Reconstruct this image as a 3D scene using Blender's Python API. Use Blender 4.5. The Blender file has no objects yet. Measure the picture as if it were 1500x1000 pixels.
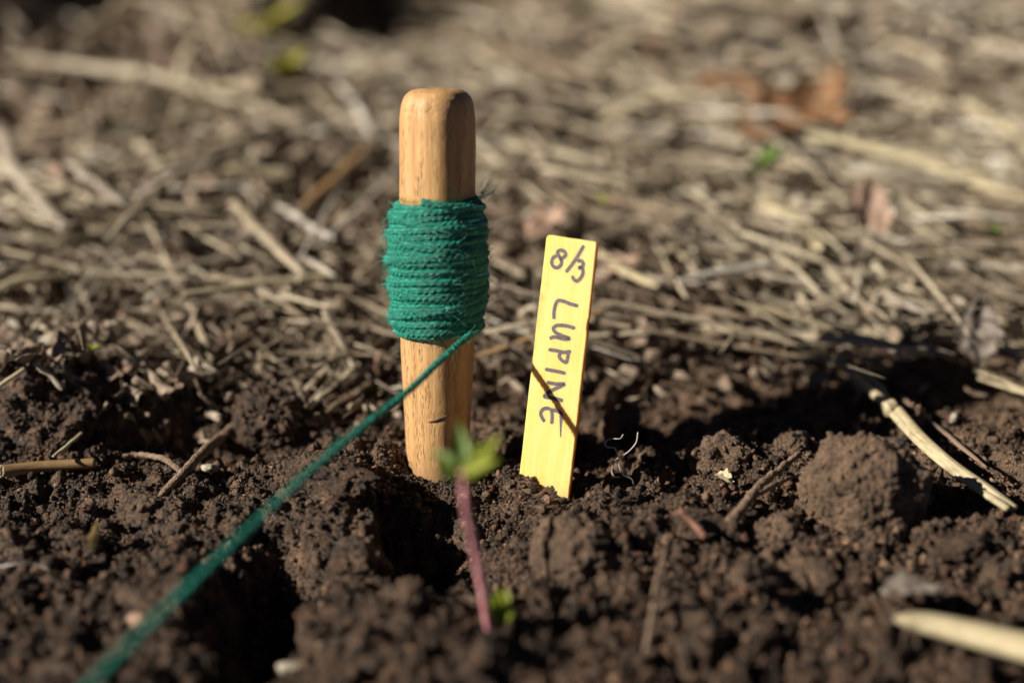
import bpy, math, random
import numpy as np
from mathutils import Vector, Matrix
R = math.radians
rng = np.random.default_rng(11)
random.seed(5)
S = bpy.context.scene
COL = S.collection

# ------------------------------------------------------------------ camera
CAM_H, PITCH, FPX = 0.293, 26.0, 2292.0          # metres, degrees, focal length in pixels of the 1500 px wide photo
cd = bpy.data.cameras.new("camera")
cam = bpy.data.objects.new("camera", cd); COL.objects.link(cam); S.camera = cam
cam.location = (0, 0, CAM_H); cam.rotation_euler = (R(90 - PITCH), 0, 0)
cd.sensor_width = 36; cd.lens = 36 * FPX / 1500
cd.clip_start = 0.01; cd.clip_end = 200
cd.dof.use_dof = True; cd.dof.focus_distance = 0.556; cd.dof.aperture_fstop = 2.6; cd.dof.aperture_blades = 0

# ------------------------------------------------------------------ light
SUN_EL, SUN_AZ = 31.0, 12.5                      # elevation; how far the light travels away from the camera while going right
world = bpy.data.worlds.new("World"); S.world = world; world.use_nodes = True
wn = world.node_tree.nodes; wl = world.node_tree.links
sky = wn.new('ShaderNodeTexSky'); sky.sky_type = 'NISHITA'; sky.sun_disc = False
to_sun = Vector((-math.cos(R(SUN_AZ)) * math.cos(R(SUN_EL)), -math.sin(R(SUN_AZ)) * math.cos(R(SUN_EL)), math.sin(R(SUN_EL))))
sky.air_density = .12; sky.dust_density = .05; sky.ozone_density = 1.5; sky.sun_elevation = R(SUN_EL); sky.sun_rotation = math.atan2(to_sun.x, to_sun.y)
wl.new(sky.outputs[0], wn['Background'].inputs[0]); wn['Background'].inputs[1].default_value = 0.05
sd = bpy.data.lights.new("sun", 'SUN'); sd.energy = 5.0; sd.angle = R(0.55); sd.color = (1.0, 0.935, 0.825)
sun = bpy.data.objects.new("sun", sd); COL.objects.link(sun)
sun.rotation_euler = to_sun.to_track_quat('Z', 'Y').to_euler(); sun.location = (-2, -1, 2)
S.view_settings.view_transform = 'Standard'; S.view_settings.look = 'None'
S.view_settings.exposure = 0.52; S.view_settings.gamma = 1

# ------------------------------------------------------------------ helpers: photo pixel -> place in the world
cp, sp = math.cos(R(PITCH)), math.sin(R(PITCH))
def ray(px, py):
    x, y = (px - 750) / FPX, -(py - 500) / FPX
    return Vector((x, cp + y * sp, -sp + y * cp))          # unit depth along the camera axis
def P(px, py, z): return Vector((0, 0, CAM_H)) + ray(px, py) * z
def PH(px, py, h=0.0):
    r = ray(px, py); return Vector((0, 0, CAM_H)) + r * ((h - CAM_H) / r.z)

# ------------------------------------------------------------------ noise
_perm = np.random.default_rng(3).permutation(256); _perm = np.concatenate([_perm, _perm, _perm])
_g3 = np.random.default_rng(4).normal(size=(256, 3)); _g3 /= np.linalg.norm(_g3, axis=1)[:, None]
def n3(x, y, z):
    xi, yi, zi = np.floor(x).astype(int), np.floor(y).astype(int), np.floor(z).astype(int)
    xf, yf, zf = x - xi, y - yi, z - zi
    u, v, w = [t * t * t * (t * (t * 6 - 15) + 10) for t in (xf, yf, zf)]
    out = 0
    for a in (0, 1):
        for b in (0, 1):
            for c in (0, 1):
                h = _perm[(_perm[(_perm[(xi + a) & 255] + yi + b) & 255] + zi + c) & 255]
                g = _g3[h]
                d = g[..., 0] * (xf - a) + g[..., 1] * (yf - b) + g[..., 2] * (zf - c)
                out = out + d * (u if a else 1 - u) * (v if b else 1 - v) * (w if c else 1 - w)
    return out * 1.5
def fbm(x, y, z, oct=4, gain=.5):
    s, a = 0, 1.0
    for k in range(oct):
        s = s + a * n3(x * 2**k + 17.3 * k, y * 2**k + 5.1 * k, z * 2**k + 9.7 * k); a *= gain
    return s

# ------------------------------------------------------------------ mesh helpers
def mesh_np(name, V, F, smooth=True, uv=None, tone=None):
    """V (n,3); F (m,k) all faces with k corners, or a list of such arrays."""
    Fs = F if isinstance(F, list) else [F]
    Fs = [f for f in Fs if len(f)]
    m = bpy.data.meshes.new(name)
    m.vertices.add(len(V)); m.vertices.foreach_set('co', np.ascontiguousarray(V, np.float32).ravel())
    nl = sum(f.size for f in Fs); nf = sum(len(f) for f in Fs)
    m.loops.add(nl); m.polygons.add(nf)
    li = np.concatenate([f.ravel() for f in Fs]).astype(np.int32)
    tot = np.concatenate([np.full(len(f), f.shape[1]) for f in Fs]).astype(np.int32)
    st = np.concatenate([[0], np.cumsum(tot)[:-1]]).astype(np.int32)
    m.loops.foreach_set('vertex_index', li)
    m.polygons.foreach_set('loop_start', st); m.polygons.foreach_set('loop_total', tot)
    m.polygons.foreach_set('use_smooth', np.full(nf, smooth))
    if uv is not None:
        l = m.uv_layers.new(name='UVMap'); l.data.foreach_set('uv', np.ascontiguousarray(uv[li], np.float32).ravel())
    if tone is not None:
        a = m.attributes.new('tone', 'FLOAT', 'POINT'); a.data.foreach_set('value', np.ascontiguousarray(tone, np.float32))
    m.update(calc_edges=True)
    return m
def obj(name, m, mat, parent=None, **props):
    o = bpy.data.objects.new(name, m); COL.objects.link(o)
    if mat and not m.materials: m.materials.append(mat)
    if parent: o.parent = parent
    for k, v in props.items(): o[k] = v
    return o
def empty(name, loc, **props):
    o = bpy.data.objects.new(name, None); COL.objects.link(o); o.location = loc; o.empty_display_size = .01
    for k, v in props.items(): o[k] = v
    return o
def catmull(pts, n):
    p = np.array([list(q) for q in pts], float)
    if len(p) == 2: 
        t = np.linspace(0, 1, n)[:, None]; return p[0] * (1 - t) + p[1] * t
    q = np.vstack([2 * p[0] - p[1], p, 2 * p[-1] - p[-2]])
    t = np.linspace(0, len(p) - 1 - 1e-9, n); i = t.astype(int); f = (t - i)[:, None]
    a, b, c, d = q[i], q[i + 1], q[i + 2], q[i + 3]
    return .5 * ((2 * b) + (-a + c) * f + (2 * a - 5 * b + 4 * c - d) * f**2 + (-a + 3 * b - 3 * c + d) * f**3)
def frames(C):
    T = np.gradient(C, axis=0); T /= np.linalg.norm(T, axis=1)[:, None] + 1e-12
    ref = np.array([0, 0, 1.0])
    if abs(T[0] @ ref) > .9: ref = np.array([0, 1.0, 0])
    N = np.zeros_like(C); n = ref - T[0] * (ref @ T[0]); n /= np.linalg.norm(n)
    for i in range(len(C)):
        n = n - T[i] * (n @ T[i]); n /= np.linalg.norm(n); N[i] = n
    return T, N, np.cross(T, N)
def tube(C, rad, ns=8, prof=None, flat=1.0, NB=None, ulen=None, cap=True):
    """swept tube; prof(i_array, theta_array) -> radius factor (n, ns)"""
    C = np.asarray(C, float); n = len(C)
    if NB is None: T, N, B = frames(C)
    else: N, B = NB
    th = np.linspace(0, 2 * np.pi, ns, endpoint=False)
    rad = np.broadcast_to(np.asarray(rad, float), (n,))[:, None] * np.ones((n, ns))
    if prof is not None: rad = rad * prof(np.arange(n)[:, None], th[None, :])
    V = C[:, None, :] + N[:, None, :] * (rad * np.cos(th) * flat)[..., None] + B[:, None, :] * (rad * np.sin(th))[..., None]
    V = V.reshape(-1, 3)
    i = np.arange(n - 1)[:, None] * ns; j = np.arange(ns)[None, :]; k = (j + 1) % ns
    F = np.stack([i + j, i + k, i + ns + k, i + ns + j], -1).reshape(-1, 4)
    s = np.concatenate([[0], np.cumsum(np.linalg.norm(np.diff(C, axis=0), axis=1))])
    UV = np.stack([np.repeat(s, ns), np.tile(th / (2 * np.pi), n)], -1)
    Fs = [F]
    if cap:
        V = np.vstack([V, C[0], C[-1]]); UV = np.vstack([UV, [0, 0], [s[-1], 0]])
        jj = np.arange(ns); kk = (jj + 1) % ns
        Fs.append(np.stack([np.full(ns, n * ns), kk, jj], -1))
        Fs.append(np.stack([np.full(ns, n * ns + 1), (n - 1) * ns + jj, (n - 1) * ns + kk], -1))
    return V, Fs, UV
def join(parts):
    """parts: list of (V, [F..], UV) -> one (V, [quads, tris], UV)"""
    off = 0; Vs, Q, Tt, U = [], [], [], []
    for V, Fs, UV in parts:
        for f in Fs: (Q if f.shape[1] == 4 else Tt).append(f + off)
        Vs.append(V); U.append(UV); off += len(V)
    out = []
    if Q: out.append(np.concatenate(Q))
    if Tt: out.append(np.concatenate(Tt))
    return np.concatenate(Vs), out, np.concatenate(U)
_ico = {}
def ico(sub):
    if sub not in _ico:
        import bmesh
        bm = bmesh.new(); bmesh.ops.create_icosphere(bm, subdivisions=sub, radius=1)
        V = np.array([v.co[:] for v in bm.verts]); F = np.array([[v.index for v in f.verts] for f in bm.faces]); bm.free()
        _ico[sub] = (V, F)
    return _ico[sub]
def rotmats(n, tilt=None):
    """random rotations; with tilt, a random heading and a small lean"""
    if tilt is None:
        q = rng.normal(size=(n, 4)); q /= np.linalg.norm(q, axis=1)[:, None]
        w, x, y, z = q.T
        return np.stack([1-2*(y*y+z*z), 2*(x*y-z*w), 2*(x*z+y*w), 2*(x*y+z*w), 1-2*(x*x+z*z), 2*(y*z-x*w), 2*(x*z-y*w), 2*(y*z+x*w), 1-2*(x*x+y*y)], -1).reshape(n, 3, 3)
    h = rng.uniform(0, 2*np.pi, n); a = rng.normal(0, tilt, n); b = rng.uniform(0, 2*np.pi, n)
    return euler(h, a, b)
def euler(h, a, b):
    n = len(h); ch, sh, ca, sa, cb, sb = np.cos(h), np.sin(h), np.cos(a), np.sin(a), np.cos(b), np.sin(b)
    Z = np.zeros((n, 3, 3)); Z[:, 0, 0] = ch; Z[:, 0, 1] = -sh; Z[:, 1, 0] = sh; Z[:, 1, 1] = ch; Z[:, 2, 2] = 1
    Y = np.zeros((n, 3, 3)); Y[:, 0, 0] = ca; Y[:, 0, 2] = sa; Y[:, 2, 0] = -sa; Y[:, 2, 2] = ca; Y[:, 1, 1] = 1
    X = np.zeros((n, 3, 3)); X[:, 0, 0] = 1; X[:, 1, 1] = cb; X[:, 1, 2] = -sb; X[:, 2, 1] = sb; X[:, 2, 2] = cb
    return Z @ Y @ X
def merge(name, temps, pos, rot, scl, tone, smooth=True):
    """many copies of the templates [(V, [F..], UV)] as one mesh"""
    n = len(pos); which = rng.integers(0, len(temps), n)
    off = 0; Vs, Q, T3, U, TN = [], [], [], [], []
    for t, (V, Fs, UV) in enumerate(temps):
        ids = np.nonzero(which == t)[0]
        if not len(ids): continue
        W = V[None] * scl[ids][:, None, :]
        W = np.einsum('nij,nvj->nvi', rot[ids], W) + pos[ids][:, None, :]
        nv = len(V); Vs.append(W.reshape(-1, 3))
        base = off + np.arange(len(ids)) * nv
        for f in Fs: (Q if f.shape[1] == 4 else T3).append((f[None] + base[:, None, None]).reshape(-1, f.shape[1]))
        u = np.tile(UV, (len(ids), 1)); u[:, 0] = (UV[None, :, 0] * scl[ids][:, :1]).ravel() + np.repeat(tone[ids] * 7, nv); U.append(u)
        TN.append(np.repeat(tone[ids], nv)); off += nv * len(ids)
    F = [np.concatenate(x) for x in (Q, T3) if x]
    return mesh_np(name, np.concatenate(Vs), F, smooth, np.concatenate(U), np.concatenate(TN))

# ------------------------------------------------------------------ materials
class NT:
    def __init__(s, name):
        s.m = bpy.data.materials.new(name); s.m.use_nodes = True
        s.n = s.m.node_tree.nodes; s.l = s.m.node_tree.links
        s.b = s.n['Principled BSDF']; s.out = s.n['Material Output']
    def a(s, t, **k):
        x = s.n.new(t)
        for q, v in k.items(): setattr(x, q, v)
        return x
    def lk(s, a, b): s.l.new(a, b)
    def noise(s, vec, scale, detail=4, rough=.55, dist=0):
        x = s.a('ShaderNodeTexNoise'); x.inputs['Scale'].default_value = scale; x.inputs['Detail'].default_value = detail
        x.inputs['Roughness'].default_value = rough; x.inputs['Distortion'].default_value = dist
        if vec is not None: s.lk(vec, x.inputs['Vector'])
        return x.outputs['Fac']
    def ramp(s, fac, stops, interp='LINEAR'):
        x = s.a('ShaderNodeValToRGB'); e = x.color_ramp.elements; x.color_ramp.interpolation = interp
        while len(e) < len(stops): e.new(.5)
        for k, (p, c) in zip(e, stops): k.position = p; k.color = (*c, 1) if len(c) == 3 else c
        s.lk(fac, x.inputs[0]); return x.outputs[0]
    def mix(s, fac, a, b, mode='MIX'):
        x = s.a('ShaderNodeMix', data_type='RGBA', blend_type=mode)
        for v, i in ((fac, 0), (a, 6), (b, 7)):
            if isinstance(v, (int, float)): x.inputs[i].default_value = v
            elif isinstance(v, tuple): x.inputs[i].default_value = (*v, 1)
            else: s.lk(v, x.inputs[i])
        return x.outputs[2]
    def mapv(s, vec, scale, loc=(0, 0, 0)):
        x = s.a('ShaderNodeMapping'); x.inputs['Scale'].default_value = scale; x.inputs['Location'].default_value = loc
        s.lk(vec, x.inputs[0]); return x.outputs[0]
    def math(s, op, a, b=0.0, clamp=False):
        x = s.a('ShaderNodeMath', operation=op, use_clamp=clamp)
        for v, i in ((a, 0), (b, 1)):
            if isinstance(v, (int, float)): x.inputs[i].default_value = v
            else: s.lk(v, x.inputs[i])
        return x.outputs[0]
    def coord(s, k='Object'): return s.a('ShaderNodeTexCoord').outputs[k]
    def pos(s): return s.a('ShaderNodeNewGeometry').outputs['Position']
    def attr(s, n): return s.a('ShaderNodeAttribute', attribute_name=n).outputs['Fac']
    def rand(s): return s.a('ShaderNodeObjectInfo').outputs['Random']
    def bump(s, h, dist, strength=1.0, nrm=None):
        x = s.a('ShaderNodeBump'); x.inputs['Distance'].default_value = dist; x.inputs['Strength'].default_value = strength
        s.lk(h, x.inputs['Height'])
        if nrm is not None: s.lk(nrm, x.inputs['Normal'])
        s.lk(x.outputs[0], s.b.inputs['Normal']); return x.outputs[0]
    def set(s, color=None, rough=None, spec=None):
        for v, k in ((color, 'Base Color'), (rough, 'Roughness'), (spec, 'Specular IOR Level')):
            if v is None: continue
            if isinstance(v, (int, float)): s.b.inputs[k].default_value = v
            elif isinstance(v, tuple): s.b.inputs[k].default_value = (*v, 1)
            else: s.lk(v, s.b.inputs[k])
        return s.m

def mat_soil(name, tone_attr=False, dry=0.0, gain=1.0):
    t = NT(name); p = t.pos()
    big = t.noise(p, 22, 3); mid = t.noise(p, 160, 4); fine = t.noise(p, 1500, 4, .65)
    c = t.ramp(mid, [(.34, (.018*gain, .0088*gain, .0050*gain)), (.52, (.064*gain, .032*gain, .018*gain)), (.68, (.185*gain, .102*gain, .058*gain))])
    sx = t.a('ShaderNodeSeparateXYZ'); t.lk(p, sx.inputs[0])
    # soil is moist and dark to the left, drier and paler to the right and at the back
    f = t.math('MULTIPLY_ADD', sx.outputs[0], 2.2); t.n[-1].inputs[2].default_value = .32
    f = t.math('ADD', f, t.math('MULTIPLY', t.math('SUBTRACT', sx.outputs[1], .50), 5.0))
    f = t.math('ADD', f, t.math('MULTIPLY', t.math('SUBTRACT', big, .5), 2.2))
    f = t.math('ADD', f, dry, True)
    dryc = t.ramp(mid, [(.3, (.074*gain, .042*gain, .025*gain)), (.7, (.260*gain, .163*gain, .100*gain))])
    c = t.mix(f, c, dryc)
    c = t.mix(t.math('MULTIPLY', t.math('SUBTRACT', fine, .42, True), 1.6), c, (.38*gain, .27*gain, .18*gain))
    if tone_attr:
        a = t.attr('tone')
        hs = t.a('ShaderNodeHueSaturation'); t.lk(c, hs.inputs['Color'])
        t.lk(t.ramp(a, [(0, (.30,)*3), (.55, (.85,)*3), (.9, (1.6,)*3), (1, (2.4,)*3)]), hs.inputs['Value']); c = hs.outputs[0]
        red = t.ramp(t.math('FRACT', t.math('MULTIPLY', a, 37.0)), [(.93, (0,)*3), (.95, (1,)*3)], 'LINEAR')
        c = t.mix(t.math('MULTIPLY', red, .6), c, (.20, .075, .035))
    t.bump(t.math('ADD', fine, t.math('MULTIPLY', t.noise(p, 420, 4, .6), 2.0)), .0014, 1.0)
    # damp crumbs glint
    rg = t.ramp(t.noise(p, 900, 2), [(.40, (.28,)*3), (.52, (.85,)*3)])
    return t.set(c, rg, .5)

def mat_straw(name, cols, objrand=False, rough=.42):
    t = NT(name); uv = t.coord('UV')
    r = t.rand() if objrand else t.attr('tone')
    base = t.ramp(r, cols)
    m = t.mapv(uv, (60, 9, 1)); st = t.noise(m, 3.0, 4, .6)
    blot = t.noise(t.pos(), 90, 3)
    c = t.mix(t.ramp(st, [(.35, (.0,)*3), (.7, (.55,)*3)]), base, (.20, .135, .075))
    c = t.mix(t.ramp(blot, [(.52, (0,)*3), (.72, (.6,)*3)]), c, (.115, .075, .045))
    t.bump(t.noise(t.mapv(uv, (25, 14, 1)), 2.0, 3), .0006, .8)
    return t.set(c, rough, .6)

SOIL = mat_soil("garden soil")
CRUMB = mat_soil("soil crumb", True)
CLOD = mat_soil("soil clod", False, .55, 1.0)
CLODR = mat_soil("dry brown clod", False, .6, 1.05)
CLODD = mat_soil("damp soil clod", False, -.5, .85)
STRAW_COLS = [(0, (.22, .16, .11)), (.2, (.38, .30, .205)), (.42, (.60, .495, .345)), (.62, (.72, .62, .43)), (.8, (.50, .42, .32)), (.92, (.84, .78, .66)), (1, (.26, .14, .08))]
STRAW = mat_straw("straw litter", STRAW_COLS)
STRAWO = mat_straw("straw stalk", STRAW_COLS, True)
PALE = mat_straw("pale straw", [(0, (.60, .50, .30)), (1, (.66, .57, .36))], True)
WHITE = mat_straw("bleached straw", [(0, (.68, .63, .52)), (1, (.72, .67, .58))], True)
BROWNST = mat_straw("brown stalk", [(0, (.36, .21, .085)), (1, (.42, .25, .10))], True)
LEAF_COLS = [(0, (.12, .080, .055)), (.25, (.25, .175, .125)), (.5, (.38, .295, .21)), (.7, (.30, .215, .15)), (.85, (.52, .42, .32)), (1, (.27, .11, .055))]
LITTER = mat_straw("leaf and wood litter", LEAF_COLS, rough=.7)

def mat_flat(name, col, col2, scale=200, rough=.6, spec=.4, bumpd=.0004, trans=0.0):
    t = NT(name); p = t.coord()
    c = t.mix(t.ramp(t.noise(p, scale, 4), [(.35, (0,)*3), (.65, (1,)*3)]), col, col2)
    t.bump(t.noise(p, scale * 2.5, 3), bumpd, .8)
    t.set(c, rough, spec)
    if trans:
        tr = t.a('ShaderNodeBsdfTranslucent'); t.lk(c, tr.inputs[0]); mx = t.a('ShaderNodeMixShader'); mx.inputs[0].default_value = trans
        t.lk(t.b.outputs[0], mx.inputs[1]); t.lk(tr.outputs[0], mx.inputs[2]); t.lk(mx.outputs[0], t.out.inputs[0])
    return t.m

def mat_wood():
    t = NT("oiled oak"); p = t.coord()
    m = t.mapv(p, (1, 1, .045)); wob = t.noise(m, 420, 5, .65, .3)
    rings = t.a('ShaderNodeTexWave', wave_type='BANDS', bands_direction='X'); rings.inputs['Scale'].default_value = 60
    rings.inputs['Distortion'].default_value = 2.2; rings.inputs['Detail'].default_value = 3; rings.inputs['Detail Scale'].default_value = 1.2
    t.lk(t.mapv(p, (1, .9, .04)), rings.inputs[0])
    c = t.mix(t.ramp(rings.outputs['Fac'], [(.1, (0,)*3), (.95, (1,)*3)]), (.67, .405, .175), (.57, .325, .13))
    c = t.mix(t.math('MULTIPLY', t.ramp(wob, [(.42, (0,)*3), (.66, (1,)*3)]), .55), c, (.46, .245, .10))
    # open pores: short dark dashes running up the grain
    v = t.a('ShaderNodeTexVoronoi', feature='F1'); v.inputs['Scale'].default_value = 1
    t.lk(t.mapv(p, (3000, 3000, 260)), v.inputs['Vector'])
    cl = t.noise(t.mapv(p, (1, 1, .10)), 420, 2)
    pores = t.math('MULTIPLY', t.ramp(v.outputs['Distance'], [(.20, (1,)*3), (.42, (0,)*3)]), t.ramp(cl, [(.44, (0,)*3), (.56, (1,)*3)]))
    c = t.mix(t.math('MULTIPLY', pores, .75), c, (.22, .09, .032))
    fl = t.noise(t.mapv(p, (1, 1, .03)), 2600, 2, .5)
    c = t.mix(t.math('MULTIPLY', t.ramp(fl, [(.52, (0,)*3), (.66, (1,)*3)]), .55), c, (.36, .165, .06))
    # wear and grime
    c = t.mix(t.ramp(t.noise(p, 75, 3), [(.56, (0,)*3), (.75, (.35,)*3)]), c, (.50, .34, .22))
    s = t.a('ShaderNodeSeparateXYZ'); t.lk(p, s.inputs[0])
    # soil-stained foot of the peg and the end grain on its crown
    foot = t.math('SUBTRACT', 1.0, t.math('MULTIPLY', t.math('ADD', s.outputs[2], t.math('MULTIPLY', t.noise(p, 240, 4, .7), .024)), 42), True)
    c = t.mix(foot, c, (.16, .10, .06))
    crown = t.math('MULTIPLY', t.math('SUBTRACT', s.outputs[2], .138, True), 120, True)
    c = t.mix(t.math('MULTIPLY', crown, .55), c, t.ramp(t.noise(p, 900, 3), [(.4, (.24, .12, .06)), (.65, (.52, .31, .17))]))
    # moss-green rub mark just over the twine
    band = t.math('SUBTRACT', 1.0, t.math('MULTIPLY', t.math('ABSOLUTE', t.math('SUBTRACT', s.outputs[2], .1005)), 480), True)
    c = t.mix(t.math('MULTIPLY', band, t.ramp(t.noise(p, 700, 3), [(.38, (0,)*3), (.52, (.9,)*3)])), c, (.22, .15, .035))
    h = t.math('SUBTRACT', wob, t.math('MULTIPLY', pores, 1.2))
    t.bump(h, .00035, .7)
    return t.set(c, t.ramp(wob, [(.3, (.46,)*3), (.7, (.62,)*3)]), .35)
WOOD = mat_wood()

def mat_marker():
    t = NT("yellow stained wood"); p = t.coord()
    g = t.noise(t.mapv(p, (1, 1, .035)), 900, 4, .6); b = t.noise(t.mapv(p, (1, 1, .25)), 120, 3)
    c = t.mix(t.ramp(g, [(.35, (0,)*3), (.7, (1,)*3)]), (.97, .625, .165), (.98, .70, .26))
    c = t.mix(t.ramp(b, [(.45, (0,)*3), (.7, (.6,)*3)]), c, (.97, .75, .33))
    geo = t.a('ShaderNodeVertexColor') if False else None
    n = t.coord('Normal'); s = t.a('ShaderNodeSeparateXYZ'); t.lk(n, s.inputs[0])
    edge = t.ramp(t.math('ABSOLUTE', s.outputs[0]), [(.3, (0,)*3), (.8, (1,)*3)])   # shade of the narrow side edges painted in as deeper orange
    c = t.mix(edge, c, (.80, .43, .045))
    sz_ = t.a('ShaderNodeSeparateXYZ'); t.lk(p, sz_.inputs[0])
    mud = t.math('SUBTRACT', 1.0, t.math('MULTIPLY', t.math('ADD', sz_.outputs[2], t.math('MULTIPLY', t.noise(p, 260, 4, .7), .018)), 70), True)
    c = t.mix(t.math('MULTIPLY', mud, .7), c, (.28, .17, .07))
    spk = t.ramp(t.noise(p, 620, 3, .6), [(.70, (0,)*3), (.76, (.5,)*3)])
    c = t.mix(spk, c, (.45, .28, .08))
    t.bump(g, .00012, .6)
    t.b.inputs['Subsurface Weight'].default_value = .75; t.b.inputs['Subsurface Radius'].default_value = (.0032, .0022, .0004); t.b.inputs['Subsurface Scale'].default_value = 1.0
    m = t.set(c, .62, .3)
    tr = t.a('ShaderNodeBsdfTranslucent'); tr.inputs[0].default_value = (.95, .62, .1, 1); mx = t.a('ShaderNodeMixShader'); mx.inputs[0].default_value = .06
    t.lk(t.b.outputs[0], mx.inputs[1]); t.lk(tr.outputs[0], mx.inputs[2]); t.lk(mx.outputs[0], t.out.inputs[0])
    return m
MARKER = mat_marker()
def mat_ink():
    t = NT("felt pen ink"); p = t.coord()
    c = t.mix(t.ramp(t.noise(p, 2600, 3, .7), [(.38, (0,)*3), (.66, (1,)*3)]), (.060, .040, .048), (.20, .15, .145))
    return t.set(c, .55, .5)
INK = mat_ink()
def mat_twine():
    t = NT("green jute twine"); uv = t.coord('UV'); p = t.pos()
    # fibres follow the lay of the plies: skewed strands in (length, angle)
    sp_ = t.a('ShaderNodeSeparateXYZ'); t.lk(uv, sp_.inputs[0])
    ang = t.math('ADD', t.math('MULTIPLY', sp_.outputs[1], 6.0), t.math('MULTIPLY', sp_.outputs[0], 620.0))
    cb = t.a('ShaderNodeCombineXYZ'); t.lk(t.math('MULTIPLY', sp_.outputs[0], 90.0), cb.inputs[0]); t.lk(ang, cb.inputs[1]); t.lk(t.math('MULTIPLY', sp_.outputs[1], 1.0), cb.inputs[2])
    f = t.noise(cb.outputs[0], 1.6, 4, .65)
    c = t.ramp(f, [(.32, (.001, .070, .044)), (.47, (.001, .19, .125)), (.58, (.008, .38, .26)), (.70, (.15, .66, .52))])
    c = t.mix(t.ramp(t.noise(p, 260, 3), [(.5, (0,)*3), (.75, (.35,)*3)]), c, (.003, .21, .14))
    t.bump(f, .0009, 1.0)
    t.b.inputs['Sheen Weight'].default_value = .15; t.b.inputs['Sheen Tint'].default_value = (.3, .8, .65, 1)
    return t.set(c, .42, .5)
TWINE = mat_twine()
FIBRE = mat_flat("loose jute fibre", (.01, .26, .18), (.16, .58, .45), 500, .4, .6)

# ------------------------------------------------------------------ ground
X0, X1, Y0, Y1, DX = -.26, .28, .32, .68, .0007
nx, ny = int(round((X1 - X0) / DX)) + 1, int(round((Y1 - Y0) / DX)) + 1
def grow(start, end, d0, f=1.12):
    out, x, d = [], start, d0
    sg = 1 if end > start else -1
    while (end - x) * sg > 0:
        d *= f; x += sg * d; out.append(x)
    return np.array(out)
xs = np.concatenate([grow(X0, -30, DX)[::-1], X0 + np.arange(nx) * DX, grow(X0 + (nx - 1) * DX, 30, DX)])
ys = np.concatenate([grow(Y0, -8, DX)[::-1], Y0 + np.arange(ny) * DX, grow(Y0 + (ny - 1) * DX, 60, DX, 1.04)])
ix0 = int(np.searchsorted(xs, X0 - 1e-9)); iy0 = int(np.searchsorted(ys, Y0 - 1e-9))
XX, YY = np.meshgrid(xs, ys)
# mounds (+) and hollows (-): photo pixel, height, half-widths in metres
FEAT = [(110, 600, .016, .035, .022), (30, 640, .010, .03, .02), (285, 640, -.014, .040, .016), (520, 705, .009, .030, .014), (440, 740, .008, .03, .018),
        (250, 900, .008, .022, .03), (378, 885, -.045, .016, .030), (290, 880, .010, .012, .03), (610, 800, -.034, .024, .018), (495, 770, .014, .012, .016), (700, 860, -.010, .02, .014), (520, 900, .010, .025, .02),
        (1060, 592, -.012, .085, .018), (930, 640, -.008, .03, .012), (880, 800, .010, .03, .02), (1020, 770, .004, .03, .02),
        (1150, 700, .006, .03, .014), (1400, 800, .008, .04, .02), (1330, 770, -.006, .03, .01), (700, 950, .008, .05, .02), (1100, 900, .006, .05, .03),
        (640, 712, .004, .02, .006), (800, 745, .003, .02, .008), (400, 50, .11, .05, .09), (545, 60, -.06, .08, .12), (-70, 60, .12, .06, .10), (40, 65, -.05, .07, .08), (1400, 575, -.006, .05, .015), (330, 185, .03, .03, .06), (400, 215, -.02, .04, .05), (860, 300, -.022, .035, .03), (800, 330, .012, .02, .02), (1290, 285, -.016, .03, .03), (620, 330, -.014, .04, .03),  # upper-left mounds, one out of view, and their hollows are added for dark shade
        (1150, 150, .03, .12, .10), (300, 300, .012, .08, .06), (150, 380, .010, .06, .05)]
def base_h(x, y):
    z = .004 * fbm(x * 9, y * 9, x * 0 + .3, 3) + .0035 * fbm(x * 34, y * 34, x * 0 + 7.7, 3)
    z = z + np.clip((y - .8) * .5, 0, 1) * .022 * n3(x * 3.1, y * 3.1, x * 0 + 2.2)
    z = z + np.clip((y - .64) * 5, 0, 1) * (.020 * n3(x * 11, y * 9, x * 0 + 5.5) + .014 * n3(x * 27, y * 22, x * 0 + 8.8))
    for px, py, h, rx, ry in FEAT:
        c = PH(px, py); z = z + h * np.exp(-((x - c.x) / rx)**2 - ((y - c.y) / ry)**2)
    return z
ZZ = base_h(XX, YY)
# crumbly aggregate structure stamped as overlapping lumps in the near soil
D = ZZ[iy0:iy0 + ny, ix0:ix0 + nx].copy()
gx = X0 + np.arange(nx) * DX; gy = Y0 + np.arange(ny) * DX
NB = 26000
rr = .0009 * (1 - rng.random(NB))**(-.50); rr = np.minimum(rr, .0050)
order = np.argsort(-rr); rr = rr[order]
bx = rng.uniform(X0 + .012, X1 - .012, NB); by = rng.uniform(Y0 + .012, Y1 - .012, NB)
for r, x, y in zip(rr, bx, by):
    k = int(r * 1.1 / DX) + 1; i = int((x - X0) / DX); j = int((y - Y0) / DX)
    i0, i1, j0, j1 = max(i - k, 0), min(i + k + 1, nx), max(j - k, 0), min(j + k + 1, ny)
    if i1 <= i0 or j1 <= j0: continue
    e = random.uniform(.7, 1.0)
    d2 = (((gx[i0:i1] - x) * e)**2)[None, :] + ((gy[j0:j1] - y)**2)[:, None]
    zc = D[min(j, ny - 1), min(i, nx - 1)] - r * random.uniform(.25, .65)
    cap = zc + np.sqrt(np.maximum(r * r - d2, 0)); sub = D[j0:j1, i0:i1]
    D[j0:j1, i0:i1] = np.where((d2 < r * r) & (cap > sub), cap, sub)
gX, gY = np.meshgrid(gx, gy)
fade = np.clip((gX - X0) / .03, 0, 1) * np.clip((X1 - gX) / .03, 0, 1) * np.clip((gY - Y0) / .03, 0, 1) * np.clip((Y1 - gY) / .08, 0, 1)
B0 = ZZ[iy0:iy0 + ny, ix0:ix0 + nx]
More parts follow.
